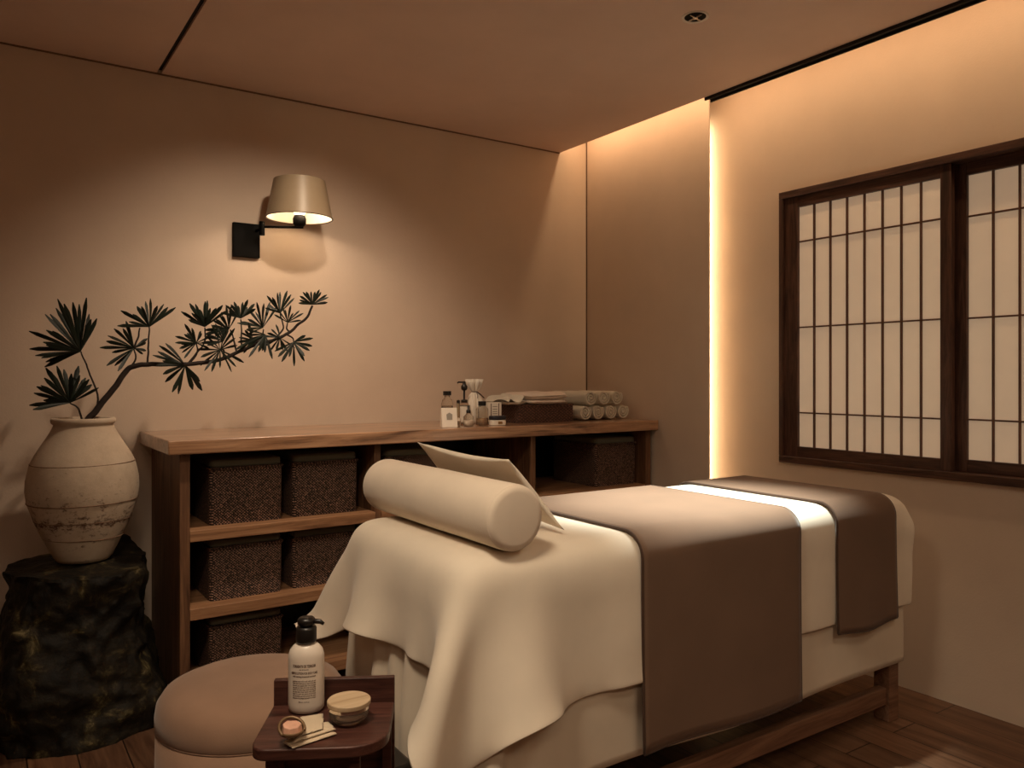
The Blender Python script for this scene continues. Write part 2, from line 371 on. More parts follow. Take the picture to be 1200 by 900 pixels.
# ------------------------------------------------------------------ shelf unit along the back wall
su = empty('shelf_unit', (1.7, 3.2, 0), 'long low wooden shelf unit with thick top along the back wall', 'shelf')
part('worktop', B(.5475, XN-.004, 2.90, YB-.001, .93, .98), M['top'], su, bevel=.004)
for x, n in ((.592, 'side_panel'), (2.80, 'side_panel')):
    part(n, B(x, x+.034, 2.94, YB-.002, 0, .93), M['post'], su, bevel=.002)
for x in (1.33, 2.10): part('divider', B(x, x+.028, 2.955, YB-.002, .06, .93), M['post'], su, bevel=.002)
for a, b in ((.626, 1.33), (1.358, 2.10), (2.128, 2.80)):
    for z in (.657, .381, .095): part('shelf_board', B(a, b, 2.942, YB-.002, z-.040, z), M['shelf'], su, bevel=.002)
part('back_panel', B(.626, 2.80, YB-.012, YB-.0015, .06, .93), M['cap'], su)  # black finish stands in for the shade inside the bays
GB = 'lidded wicker baskets in the shelf unit'
def make_basket(loc, label):
    b = empty('wicker_basket', loc, label, 'basket', GB); wd, dp, h = .27, .36, .205
    bm = bmesh.new(); o = []
    nlev = 7
    for k in range(nlev+1):
        z = h*k/nlev; g = 1-.02*(1-k/nlev)
        o.append([bm.verts.new((x*g, y*g, z)) for x, y in rr(wd, dp, .018)])
    for a, c in zip(o, o[1:]):
        for i in range(len(a)): bm.faces.new((a[i], a[(i+1) % len(a)], c[(i+1) % len(a)], c[i]))
    bm.faces.new(o[0][::-1]); inn = [bm.verts.new((v.co.x*.93, v.co.y*.95, h)) for v in o[-1]]; ind = [bm.verts.new((v.co.x, v.co.y, .012)) for v in inn]
    for a, c in ((o[-1], inn), (inn, ind)):
        for i in range(len(a)): bm.faces.new((a[i], a[(i+1) % len(a)], c[(i+1) % len(a)], c[i]))
    bm.faces.new(ind)
    part('basket_body', bm, M['basket'], b, world=False)
    part('rim', tube([(x*1.005, y*1.005, h) for x, y in rr(wd, dp, .018)]+[(rr(wd, dp, .018)[0][0]*1.005, rr(wd, dp, .018)[0][1]*1.005, h)], .006, 6), M['basket'], b, world=False, smooth=True)
    bm = prism(rr(wd*.97, dp*.97, .02), h+.004, h+.032)
    part('lid', bm, M['basket_lid'], b, world=False, bevel=.008)
    return b
def rr(w_, d_, r, n=4):
    out = []
    for cx, cy, a0 in ((w_/2-r, -d_/2+r, -90), (w_/2-r, d_/2-r, 0), (-w_/2+r, d_/2-r, 90), (-w_/2+r, -d_/2+r, 180)):
        for k in range(n+1):
            a = math.radians(a0+90*k/n); out.append((cx+r*math.cos(a), cy+r*math.sin(a)))
    return out
def copy_tree(o, parent=None):
    c = o.copy(); COL.objects.link(c); c.parent = parent
    for ch in o.children: copy_tree(ch, c)
    return c
bk = [(.840, .657, 'lidded wicker basket on the upper shelf, far left under the worktop'),
      (1.150, .657, 'lidded wicker basket on the upper shelf, second from the left side panel'),
      (1.535, .657, 'lidded wicker basket on the upper shelf, half hidden behind the bolster'),
      (2.655, .657, 'dark wicker basket in the right bay under the rolled towels'),
      (.840, .381, 'wicker basket on the middle shelf, directly beside the left side panel'),
      (1.150, .381, 'wicker basket on the middle shelf, partly hidden by the hanging sheet corner'),
      (.840, .095, 'wicker basket on the lowest shelf behind the round stool')]
b0 = make_basket((bk[0][0], 3.0+.18, bk[0][1]+.0005), bk[0][2])
for x, z, l in bk[1:]:
    c = copy_tree(b0); c.location = (x, 3.18 + random.Random(x).uniform(-.008, .01), z+.0005); c['label'] = l
    if z < .6: c.scale.z = .93

# ------------------------------------------------------------------ massage table
BX0, BX1, BY0, BY1, BH = .91, 2.722, 1.53, 2.20, .78
mt = empty('massage_table', (1.8, 1.86, 0), 'wooden framed massage table with padded top under cream sheets', 'massage table')
pad = bmesh.new(); box(pad, BX0+.01, BX1-.005, BY0+.01, BY1-.01, .66, BH-.004)
part('padded_top', pad, M['skirt'], mt, bevel=.045)
for x in (BX0+.05, 2.625):
    for y in (BY0+.02, BY1-.08): part('leg', B(x, x+.058, y, y+.058, 0, .60), M['bedwood'], mt, bevel=.003)
part('table_frame', B(BX0+.03, BX1-.02, BY0+.018, BY1-.018, .60, .66), M['bedwood'], mt, bevel=.004)
for y in (BY0+.03, BY1-.07): part('stretcher', B(BX0+.108, 2.625, y, y+.035, .058, .118), M['bedwood'], mt, bevel=.003)

def rbox_perim(x0, x1, y0, y1, r, step=.012):
    """closed outline as (x, y, nx, ny, s)"""
    out = []; segs = [((x0+r, y0), (x1-r, y0), (0, -1)), None, ((x1, y0+r), (x1, y1-r), (1, 0)), None, ((x1-r, y1), (x0+r, y1), (0, 1)), None, ((x0, y1-r), (x0, y0+r), (-1, 0)), None]
    cs = {1: (x1-r, y0+r, -90), 3: (x1-r, y1-r, 0), 5: (x0+r, y1-r, 90), 7: (x0+r, y0+r, 180)}; s = 0
    for i, g in enumerate(segs):
        if g:
            (ax, ay), (bx, by), nn = g; L = math.hypot(bx-ax, by-ay); n = int(L/step)
            for k in range(n): out.append((ax+(bx-ax)*k/n, ay+(by-ay)*k/n, *nn, s+L*k/n))
            s += L
        else:
            cx, cy, a0 = cs[i]; L = r*PI/2; n = 10
            for k in range(n):
                a = math.radians(a0+90*k/n); out.append((cx+r*math.cos(a), cy+r*math.sin(a), math.cos(a), math.sin(a), s+L*k/n))
            s += L
    return out
# lower sheet: smooth on the long sides, pleated on the head end
per = rbox_perim(BX0-.004, BX1-.008, BY0+.004, BY1-.004, .05)
bm = bmesh.new(); rows = []; NZ = 26
for k in range(NZ+1):
    row = []
    for (x, y, nx, ny, s) in per:
        head = max(0, min(1, (BX0+.22-x)/.2)); hem = .205 + .008*math.sin(s*5.1)
        z = .728 - (.728-hem)*k/NZ
        grow = max(0, min(1, (.62-z)/.28))
        rip = math.sin(s*62+1.1*math.sin(s*17))*.5+.5*math.sin(s*33+.8)
        off = head*(.026*rip+.012)*grow + (1-head)*(.004*math.sin(s*9)+.004)*grow
        if head > 0 and y < BY0+.12: off += .028*grow*head*(.5+.5*math.sin(s*70))
        row.append(bm.verts.new((x+nx*off, y+ny*off, z)))
    rows.append(row)
for a, b in zip(rows, rows[1:]):
    for i in range(len(a)): bm.faces.new((a[i], b[i], b[(i+1) % len(a)], a[(i+1) % len(a)]))
def inset_ring(d, z):
    return [bm.verts.new((x-nx*d, y-ny*d, z)) for (x, y, nx, ny, s) in per]
rings_ = [rows[0]]+[inset_ring(.046*(1-math.cos(PI/2*k/7)), .728+.046*math.sin(PI/2*k/7)) for k in range(1, 8)]
r2 = rings_[-1]
for b, a in zip(rings_, rings_[1:]):
    for i in range(len(a)): bm.faces.new((a[i], b[i], b[(i+1) % len(a)], a[(i+1) % len(a)]))
bm.faces.new(r2)
bmesh.ops.recalc_face_normals(bm, faces=bm.faces)
sk = part('under_sheet', bm, M['skirt'], None, org=Vector((1.8, 1.86, .2)), smooth=True, solid=.003, off=-1)
tag(sk, 'long cream lower sheet falling in pleats towards the floor around the massage table', 'sheet')

# upper sheet: cloth settled over the table top
def drape(cx0, cx1, cy0, cy1, sp, collider, rad, pins=(), steps=260, iters=14, thick=.004, seed=2):
    nx = int(round((cx1-cx0)/sp))+1; ny = int(round((cy1-cy0)/sp))+1
    X = np.linspace(cx0, cx1, nx); Y = np.linspace(cy0, cy1, ny); sx = X[1]-X[0]; sy = Y[1]-Y[0]
    P = np.zeros((nx, ny, 3)); P[..., 0] = X[:, None]; P[..., 1] = Y[None, :]; P[..., 2] = collider[5]+thick+.002
    rs = np.random.RandomState(seed); P[..., 2] += rs.rand(nx, ny)*.001
    V = np.zeros_like(P)
    lo = np.array(collider[0::2][:3]) if False else np.array((collider[0], collider[2], collider[4])); hi = np.array((collider[1], collider[3], collider[5]))
    c = (lo+hi)/2; b = (hi-lo)/2-rad
    def cons(A, Bq, L, k):
        d = Bq-A; ln = np.sqrt((d*d).sum(-1, keepdims=True))+1e-9; q = d*(k*.5*(ln-L)/ln); A += q; Bq -= q
    pin = []
    for (i, j, tgt) in pins: pin.append((i % nx, j % ny, np.array(P[i % nx, j % ny]), np.array(tgt)))
    dt = 1/60.
    for st in range(steps):
        V[..., 2] -= 9.8*dt; V *= .985
        Q = P+V*dt
        for it in range(iters):
            for s in (0, 1):
                cons(Q[s:-1:2][:, :], Q[s+1::2][:, :][:Q[s:-1:2].shape[0]], sx, 1)
                cons(Q[:, s:-1:2], Q[:, s+1::2][:, :Q[:, s:-1:2].shape[1]], sy, 1)
            dg = math.hypot(sx, sy)
            for s in (0, 1):
                n1 = Q[s:-1:2, :-1].shape[0]
                cons(Q[s:-1:2, 0:-1:2], Q[s+1::2, 1::2][:n1, :Q[s:-1:2, 0:-1:2].shape[1]], dg, .35)
                cons(Q[s:-1:2, 1:-1:2], Q[s+1::2, 2::2][:n1, :Q[s:-1:2, 1:-1:2].shape[1]], dg, .35)
                cons(Q[s:-1:2, 1::2], Q[s+1::2, 0:-1:2][:n1, :Q[s:-1:2, 1::2].shape[1]], dg, .35)
                cons(Q[s:-1:2, 2::2], Q[s+1::2, 1:-1:2][:n1, :Q[s:-1:2, 2::2].shape[1]], dg, .35)
            for m, s in [(3, q) for q in range(6)]+[(6, q) for q in range(12)]:
                A = Q[s:-m:2*m]; 
                if A.shape[0]: cons(A, Q[s+m::2*m][:A.shape[0]], m*sx, .25)
                A = Q[:, s:-m:2*m]
                if A.shape[1]: cons(A, Q[:, s+m::2*m][:, :A.shape[1]], m*sy, .25)
            # collision
            q = Q-c; a = np.abs(q)-b; mo = np.maximum(a, 0); ml = np.sqrt((mo*mo).sum(-1)); mi = np.minimum(a.max(-1), 0)
            dist = ml+mi-rad-thick
            sg = np.sign(q); sg[sg == 0] = 1
            nrm = mo*sg/(ml[..., None]+1e-9)
            ins = ml < 1e-6
            if ins.any():
                ax = a.argmax(-1); nn = np.zeros_like(q); np.put_along_axis(nn, ax[..., None], 1, -1); nn *= sg; nrm[ins] = nn[ins]
            hit = dist < 0
            Q[hit] -= nrm[hit]*dist[hit][:, None]
            fr = Q-P; tn = fr-nrm*(fr*nrm).sum(-1, keepdims=True)
            up = (nrm[..., 2] > .8) & hit; Q[up] -= tn[up]*.9
            if it == iters-1: sd = hit & ~up; Q[sd] -= tn[sd]*.3
            for (i, j, p0, tg) in pin: Q[i, j] = p0+(tg-p0)*min(1, st/120.)
        V = (Q-P)/dt; P = Q
        sp_ = np.sqrt((V*V).sum(-1, keepdims=True)); V *= np.minimum(1, 3/(sp_+1e-9))
        if st > steps*.7: V *= .9
    return P
def grid_mesh(P):
    bm = bmesh.new(); nx, ny = P.shape[:2]
    g = [[bm.verts.new(P[i, j]) for j in range(ny)] for i in range(nx)]
    for i in range(nx-1):
        for j in range(ny-1): bm.faces.new((g[i][j], g[i+1][j], g[i+1][j+1], g[i][j+1]))
    return bm
P = drape(BX0-.245, BX1-.006, BY0-.335, BY1+.215, .02, (BX0-.012, BX1, BY0-.004, BY1+.004, -1, BH), .055,
          pins=[(0, -1, (.785, 2.30, .478))])
for _ in range(7):   # relax tiny jitter
    Q = P.copy(); Q[1:-1, 1:-1] = P[1:-1, 1:-1]*.5+(P[:-2, 1:-1]+P[2:, 1:-1]+P[1:-1, :-2]+P[1:-1, 2:])*.125; P = Q
# lay the cloth flat on the padded top and its rounded edge
lo_ = np.array((BX0-.012, BY0-.004, -1)); hi_ = np.array((BX1, BY1+.004, BH)); r_c = .055
q_ = P-(lo_+hi_)/2; a_ = np.abs(q_)-((hi_-lo_)/2-r_c); mo_ = np.maximum(a_, 0); ml_ = np.sqrt((mo_*mo_).sum(-1))
nr_ = mo_*np.sign(q_)/(ml_[..., None]+1e-9); d_ = ml_-r_c
tgt_ = .006; wgt = np.clip((P[..., 2]-(BH-.085))/.05, 0, 1)*np.clip((.06-(d_-tgt_))/.03, 0, 1)*(ml_ > 1e-6)
P = P - nr_*((d_-tgt_)*wgt)[..., None]
flat = (a_[..., 0] <= 1e-6) & (a_[..., 1] <= 1e-6) & (P[..., 2] > BH-.03); P[flat, 2] = BH+tgt_
for _ in range(4):
    Q = P.copy(); Q[1:-1, 1:-1] = P[1:-1, 1:-1]*.5+(P[:-2, 1:-1]+P[2:, 1:-1]+P[1:-1, :-2]+P[1:-1, 2:])*.125; P = Q
ts = part('top_sheet', grid_mesh(P), M['sheet'], None, org=Vector((1.8, 1.86, BH)), smooth=True, solid=.003, off=0, sub=1)
tag(ts, 'white top sheet draped over the massage table with a hanging folded corner', 'sheet')

# brown runners across the table
def runner(xa, xb, hem, label, far=.18, wob=0, skew=0):
    off = .013; R = .055+off; pts = []
    y0, y1, zt = BY0-.004-off, BY1+.004+off, BH+off
    n = 18
    for k in range(n): pts.append((y0-.010*(1-k/n)**1.5, hem+(zt-R-hem)*k/n))
    for k in range(9): a = PI-PI/2*k/8; pts.append((y0+R+R*math.cos(a), zt-R+R*math.sin(a)))
    for k in range(1, 24): pts.append((y0+R+(y1-y0-2*R)*k/24, zt))
    for k in range(9): a = PI/2-PI/2*k/8; pts.append((y1-R+R*math.cos(a), zt-R+R*math.sin(a)))
    for k in range(1, 8): pts.append((y1, zt-R-far*k/7))
    bm = bmesh.new(); nxs = 30; g = []
    for i in range(nxs+1):
        u = i/nxs; row = []
        for k, (y, z) in enumerate(pts):
            x = xa+(xb-xa)*u + skew*(y-1.86)
            side = max(0, 1-k/n)
            yy = y + side*.006*math.sin(u*7+wob); zz = z+side*.006*math.sin(u*5+wob)*(1 if k < 3 else 0)
            row.append(bm.verts.new((x, yy, zz)))
        g.append(row)
    for i in range(nxs):
        for k in range(len(pts)-1): bm.faces.new((g[i][k], g[i][k+1], g[i+1][k+1], g[i+1][k]))
    edges = [[v.co.copy() for v in g[0]], [v.co.copy() for v in g[-1]], [g[i][0].co.copy() for i in range(nxs+1)]]
    bmesh.ops.recalc_face_normals(bm, faces=bm.faces)
    e = empty('bed_runner', ((xa+xb)/2, 1.86, BH), label, 'bed runner', 'brown runners across the massage table')
    part('cloth', bm, M['brown'], e, smooth=True, solid=.007, off=0)
    bm = bmesh.new()
    for ed in edges: tube(ed, .0042, 6, bm)
    part('piping', bm, M['browntrim'], e, smooth=True)
runner(1.430, 2.080, .222, 'wide brown velvet runner hanging low over the middle of the massage table', wob=.5)
runner(2.268, 2.598, .378, 'narrower short brown velvet runner near the foot end of the massage table', wob=2, far=.15)

# bolster and pillow
bz = BH+.010; br = .079; bx = 1.045
bo = empty('bolster', (bx, 1.88, bz), 'cream cylindrical bolster lying across the head of the massage table', 'bolster')
prof = [(0, 0), (.060, .0002), (.070, .002), (.0765, .009), (br, .020)] ; L = .715
pr = prof+[(br, .2), (br+.001, .36), (br, .5)]+[(r, L-z) for r, z in prof[::-1]]
bm = lathe(pr, 64); bmesh.ops.rotate(bm, matrix=Matrix.Rotation(-PI/2, 3, 'X'), verts=bm.verts)
bmesh.ops.translate(bm, vec=(0, 1.525-1.88, br), verts=bm.verts)
bocov = part('cover', bm, M['bolster'], bo, world=False, smooth=True)
for yy in (.010, L-.010):
    part('seam', tube([((.0762)*math.cos(2*PI*k/48), 1.525-1.88+yy, br+.0762*math.sin(2*PI*k/48)) for k in range(49)], .0016, 6), M['bolster'], bocov, world=False, smooth=True)
# pillow: leaning against the bolster, corners drawn out to points
C = {k: Vector(v) for k, v in dict(tl=(1.125, 2.165, 1.008), tr=(1.125, 1.665, .998), br=(1.262, 1.625, .803), bl=(1.262, 2.19, .803)).items()}
bm = bmesh.new(); n = 28; front = []; back = []
nrm = (C['tr']-C['br']).cross(C['tl']-C['tr']).normalized()
if nrm.x > 0: nrm = -nrm
for sgn, store in ((1, front), (-1, back)):
    for i in range(n+1):
        row = []
        for j in range(n+1):
            u, v = i/n, j/n
            p = (C['bl']*(1-u)+C['br']*u)*(1-v)+(C['tl']*(1-u)+C['tr']*u)*v
            cu, cv = math.sin(PI*u), math.sin(PI*v)
            ce = (C['bl']+C['br']+C['tl']+C['tr'])/4
            # edges pulled inwards between the corners
            top = (C['tl']-C['bl']).normalized(); side = (C['tr']-C['tl']).normalized()
            p = p - top*(.022*cu*(2*v-1)) - side*(.020*cv*(2*u-1))
            th = (cu*cv)**.45
            p = p + nrm*sgn*(.042 if sgn < 0 else .006)*th + nrm*(.012*(v**2))
            row.append(p)
        store.append(row)
vs = [[[bm.verts.new(p) for p in r] for r in st] for st in (front, back)]
for q, st in enumerate(vs):
    for i in range(n):
        for j in range(n):
            fverts = (st[i][j], st[i+1][j], st[i+1][j+1], st[i][j+1]); bm.faces.new(fverts if q else fverts[::-1])
bmesh.ops.remove_doubles(bm, verts=bm.verts, dist=.0004); bmesh.ops.recalc_face_normals(bm, faces=bm.faces)
for v in bm.verts:
    v.co.z = max(v.co.z, BH+.0095)
pl = part('pillow', bm, M['sheet'], None, org=Vector((1.25, 1.9, .80)), smooth=True)
tag(pl, 'thin white pillow propped up against the bolster', 'pillow')

# ------------------------------------------------------------------ stool
st = empty('round_stool', (.604, 2.10, 0), 'round taupe upholstered stool between the massage table and the shelf unit', 'stool')
R0 = .237
cush = part('seat_cushion', lathe([(0, .419), (.12, .418), (.185, .412), (.218, .398), (.233, .375), (R0, .35), (R0, .325), (R0-.003, .320)][::-1], 72, bm=None), M['stool'], st, world=False, smooth=True)
part('seam', lathe([(R0-.006, .316), (R0-.0012, .318), (R0-.0012, .321), (R0-.006, .323)], 72), M['stool'], cush, world=False, smooth=True)
part('body', lathe([(0, .03), (R0-.012, .03), (R0-.003, .04), (R0-.0005, .18), (R0-.002, .317), (0, .318)], 72), M['stool'], st, world=False, smooth=True)
part('base', lathe([(0, .0005), (R0-.03, .0005), (R0-.03, .03), (0, .03)], 48), M['black'], st, world=False)

# ------------------------------------------------------------------ rock plinth
rx, ry = .30, 3.155
bm = bmesh.new(); bmesh.ops.create_cube(bm, size=2)
bmesh.ops.subdivide_edges(bm, edges=bm.edges, cuts=60, use_grid_fill=True)
def lerp(a, b, t): return a+(b-a)*t
for v in bm.verts:
    x, y, z = v.co; t = (z+1)/2
    # rounded-square section, widening to the foot
    a = math.atan2(y, x); m_ = max(abs(x), abs(y)); rr_ = m_*(.80+.20*max(abs(math.cos(a)), abs(math.sin(a)))**-1*.9)
    L_ = math.hypot(x, y); ux, uy = (x/L_, y/L_) if L_ > 1e-6 else (0, 0)
    wx = lerp(.262, .205, t**.8); wy = lerp(.27, .20, t)
    wx += .012*math.sin(t*7)
    px_, py_ = ux*rr_*wx*1.0, uy*rr_*wy*1.0
    if ux < 0: px_ *= lerp(1.08, .95, t)
    p = Vector((px_, py_, t*.555))
    nz = noise.fractal(p*3.6+Vector((3, 7, 1)), .9, 2.1, 6)
    nz2 = noise.noise(p*6+Vector((9, 2, 4)))
    out = Vector((ux, uy, 0)) if abs(z) < .999 or m_ > .97 else Vector((0, 0, 0))
    nz3 = abs(noise.noise(p*11+Vector((1, 5, 2))))
    p += out*(.042*nz+.014*nz2-.030*nz3*(1-t*.3)+.008+.035*(noise.voronoi(p*5.5)[0][0]-.25)+.010*noise.noise(p*22))
    if t > .98:
        p.z += .012*noise.noise(p*9) - .028*max(0, (m_-.55))*(.6+noise.noise(p*5))
        if px_ > .02 and py_ > .0: p.z += .075*max(0, 1-math.hypot(px_-.13, py_-.14)/.10)   # lump at the back right
        if math.hypot(px_, py_) < .11: p.z = min(p.z, .556)
    if t > .02: p.z += .012*noise.noise(p*8)*t*(1-t)*4
    else: p.z = 0
    v.co = p
for v in bm.verts:
    v.co.y = min(v.co.y, YB-ry-.012); v.co.x = min(v.co.x, .592-rx-.006)
rk = part('rock_plinth', bm, M['rock'], None, world=False, smooth=True); rk.location = (rx, ry, 0)
rk.data.set_sharp_from_angle(angle=math.radians(40)) if hasattr(rk.data, 'set_sharp_from_angle') else None
tag(rk, 'rough black rock block standing on the floor under the white vase', 'rock')

# ------------------------------------------------------------------ vase
VZ = .562; vx, vy = at(98, 655, Z=VZ)[:2]; sc = (Vector((vx, vy, 0)).dot(Fw))/932
pf = [(655, 27), (650, 31), (640, 36), (627, 42), (620, 45.5), (607, 50.5), (600, 53), (585, 58), (572, 59.4), (560, 58.8), (545, 55.8), (541, 54.6), (532, 50.5), (522, 44.5), (512, 38.2), (505, 34.4), (500, 32), (497, 31)]
zz = lambda p: (655-p)*sc
prof = [(0, 0), (25*sc, 0)]+[(r*sc, zz(p)) for p, r in pf]
prof += [(33*sc, zz(496)), (34*sc, zz(494)), (34*sc, zz(491)), (32.5*sc, zz(489.5)), (28*sc, zz(490)), (27*sc, zz(494)), (28*sc, zz(503)), (45*sc, zz(530)), (54*sc, zz(572)), (40*sc, zz(620)), (20*sc, zz(648)), (0, zz(649))]
va = empty('vase', (vx, vy, VZ), 'large weathered whitewashed clay vase on the black rock', 'vase')
bm = lathe(prof, 96)
for v in bm.verts:
    q = v.co; k = 1+.006*noise.noise(q*9); q.x *= k; q.y *= k
part('vase_body', bm, M['vase'], va, world=False, smooth=True)
bm = bmesh.new()
for p, r in ((541, 54.6), (585, 58), (607, 50.5), (627, 42)):
    tube([(r*sc*math.cos(2*PI*k/72), r*sc*math.sin(2*PI*k/72), zz(p)+.003*math.sin(2*PI*k/72+p)) for k in range(73)], .0018, 6, bm)
part('groove_band', bm, M['groove'], va, world=False, smooth=True)

# ------------------------------------------------------------------ pine-like branch
brn = empty('branch', (vx, vy, VZ+.04), 'dark curved branch with tufts of narrow green leaves standing in the vase', 'branch')
BY = vy
def A(px, py, dy=0): return at(px, py, Y=BY+dy)
def trunk(pts, r0, r1, name='stem', dys=None):
    q = [A(px, py, (dys[i] if dys else 0)) for i, (px, py) in enumerate(pts)]; q = smoothpath(q, 6)
    n_ = len(q); q = [p+Vector((noise.noise(p*40), 0, noise.noise(p*40+Vector((5, 5, 5)))))*.0025 for p in q]
    part(name, tube(q, [lerp(r0, r1, i/(n_-1)) for i in range(n_)], 8), M['bark'], brn, smooth=True)
trunk([(94, 640), (97, 560), (101, 500), (112, 482), (128, 462), (140, 446), (150, 433), (163, 428), (178, 427), (215, 427), (240, 425), (262, 420), (300, 404), (322, 398), (338, 390), (350, 380), (360, 372), (366, 358)], .0125, .0045, 'main_stem',
      [0, 0, 0, 0, 0, 0, 0, -.01, -.02, -.04, -.05, -.06, -.09, -.1, -.11, -.12, -.13, -.14])
subs = [[(99, 505), (92, 480), (82, 472)], [(104, 500), (115, 468), (104, 435), (95, 412)], [(173, 426), (174, 405), (175, 383)], [(153, 431), (159, 420), (157, 408)], [(157, 408), (162, 396), (164, 384)],
        [(221, 426), (232, 412), (240, 400), (240, 384)], [(222, 426), (231, 414), (230, 402)], [(262, 419), (262, 410), (258, 410)], [(277, 412), (274, 398), (270, 386)],
        [(283, 410), (283, 395), (282, 374)], [(262, 419), (288, 408), (305, 398), (309, 386)], [(300, 403), (309, 396), (311, 392)], [(322, 398), (332, 385), (328, 368)], [(340, 390), (336, 385), (337, 378)],
        [(335, 392), (343, 396), (344, 401)], [(330, 396), (331, 395), (330, 393)]]
for s_ in subs: trunk(s_, .0038, .0024, 'twig', [-.05*min(1, max(0, (s_[0][0]-150)/200)*2)]*len(s_))
rnd = random.Random(7)
def leaf_cluster(cx, cy, rad, a0, a1, n_, wpx, dy=0):
    bm = bmesh.new(); base = A(cx, cy, dy); s_ = base.dot(Fw)/932
    n_ = max(4, int(n_*.84))
    for i in range(n_):
        a = math.radians(a0+(a1-a0)*(i+.5+rnd.uniform(-.35, .35))/n_); r = rad*rnd.uniform(.62, 1.08)
        tip = A(cx+r*math.cos(a), cy-r*math.sin(a), dy+rnd.uniform(-.55, .55)*r*s_)
        d = tip-base; L_ = d.length; d.normalize()
        sd = d.cross(Vector((rnd.uniform(-.4, .4), -1, rnd.uniform(-.4, .4)))).normalized(); up = sd.cross(d)
        wd = wpx*s_*.5*rnd.uniform(.8, 1.15); curve = rnd.uniform(-.08, .08)*L_
        prev = None
        for k in range(7):
            t = k/6; ww = wd*.95*(.20+.80*min(1, t*1.6))*(1-max(0, (t-.80)/.20)**2.2*.75)
            c_ = base+d*L_*t+up*curve*math.sin(PI*t)*.6-Vector((0, 0, 1))*.05*L_*t*t
            ring = [bm.verts.new(c_+sd*ww), bm.verts.new(c_-up*ww*.35), bm.verts.new(c_-sd*ww), bm.verts.new(c_+up*.0006)]
            if prev:
                for q in range(4): bm.faces.new((prev[q], prev[(q+1) % 4], ring[(q+1) % 4], ring[q]))
            else: bm.faces.new(ring[::-1])
            prev = ring
        bm.faces.new(prev)
    part('leaf_cluster', bm, M['leaf'], brn)
for c_ in [(94, 412, 66, 62, 205, 26, 5.2), (82, 472, 50, 28, 195, 22, 5), (175, 383, 38, 30, 180, 15, 4), (157, 408, 40, 100, 242, 13, 4.4), (157, 408, 20, -45, 60, 5, 3.6), (217, 428, 42, 125, 182, 8, 4.2),
           (217, 428, 40, 195, 330, 9, 5), (240, 383, 33, 35, 160, 15, 4), (230, 402, 27, 95, 235, 13, 3.2), (230, 402, 20, -30, 90, 6, 2.8), (258, 410, 30, 10, 350, 20, 3.2), (268, 386, 28, 60, 215, 14, 3.6),
           (282, 373, 25, 30, 165, 14, 3.4), (308, 384, 31, 55, 205, 14, 3.4), (311, 392, 30, 160, 290, 12, 3.4), (328, 367, 28, 45, 165, 12, 3.2), (337, 378, 22, 10, 150, 11, 2.6), (344, 401, 25, 190, 400, 14, 3.6),
           (366, 357, 22, 5, 175, 15, 3.0), (328, 396, 22, 90, 340, 13, 3.0), (262, 400, 26, 60, 200, 12, 3.2), (296, 398, 24, 100, 250, 10, 3.2)]:
    dy = -.14*max(0, (c_[0]-150)/215)
    leaf_cluster(*c_, dy)

# ------------------------------------------------------------------ wall lamp
pY = YB
wl = empty('wall_lamp', at(288, 283, Y=YB), 'black swing arm wall lamp with a cream shade above the branch', 'wall lamp')
a = at(272, 283, Y=YB); b = at(303, 283, Y=YB)
part('wall_plate', B(a.x, b.x, YB-.022, YB-.0005, 1.71, 1.855), M['black'], wl, bevel=.002)
LY = 3.295; sc_ = at(351, 256, Y=LY); e = at(352, 266, Y=LY)
pv = at(307, 268, Y=3.40)
bm = tube([(b.x-.012, YB-.02, pv.z), (pv.x, 3.40, pv.z)], .006)
part('bracket', bm, M['black'], wl, smooth=True)
part('pivot', lathe([(0, -.028), (.012, -.028), (.012, .03), (0, .03)], 20, pv.x, 3.40, pv.z), M['black'], wl)
part('arm', tube([(pv.x, 3.40, pv.z+.008), (e.x+.012, LY, e.z)], .0055, 8), M['black'], wl, smooth=True)
sh0 = sc_.z; t_ = sc_.dot(Fw); rb = 38*t_/932; rt_ = 29.5*t_/932; sh = 45*t_/932*.98
sd_ = part('lamp_shade', lathe([(rb, 0), (rt_, sh), (rt_-.004, sh+.002), (0, sh+.002), (0, sh-.0005), (rt_-.0045, sh-.001), (rb-.003, .001), (rb, 0)], 72, sc_.x, LY, sh0), M['shade'], wl, smooth=True)
sd_.data.set_sharp_from_angle(angle=math.radians(40)) if hasattr(sd_.data, 'set_sharp_from_angle') else None
part('shade_lining', lathe([(rb-.0045, .002), (rt_-.006, sh-.004), (0, sh-.004)], 72, sc_.x, LY, sh0), M['shade_in'], sd_, smooth=True)
part('shade_trim', tube([(sc_.x+rb*math.cos(2*PI*k/64), LY+rb*math.sin(2*PI*k/64), sh0) for k in range(65)], .0022, 6), M['browntrim'], sd_, smooth=True)
part('socket', lathe([(0, -.034), (.018, -.032), (.027, -.02), (.028, .0), (.022, .014), (0, .016)], 28, sc_.x, LY, sh0-.002), M['black'], wl, smooth=True)
part('bulb', lathe([(0, .016), (.02, .018), (.032, .045), (.03, .065), (.015, .08), (0, .083)], 28, sc_.x, LY, sh0-.002), M['bulb'], wl, smooth=True)
part('stem', tube([(sc_.x, LY, e.z), (sc_.x, LY, sh0-.03)], .005), M['black'], wl)
l = bpy.data.lights.new('lamp_bulb', 'POINT'); l.energy = LP['lamp']; l.color = LC['lamp']; l.shadow_soft_size = .02
lo = bpy.data.objects.new('lamp_bulb', l); lo.location = (sc_.x, LY-.06, sh0+.055); COL.objects.link(lo)
lo.parent = wl; lo.location = Vector((sc_.x, LY-.055, sh0+.05))-wl.location

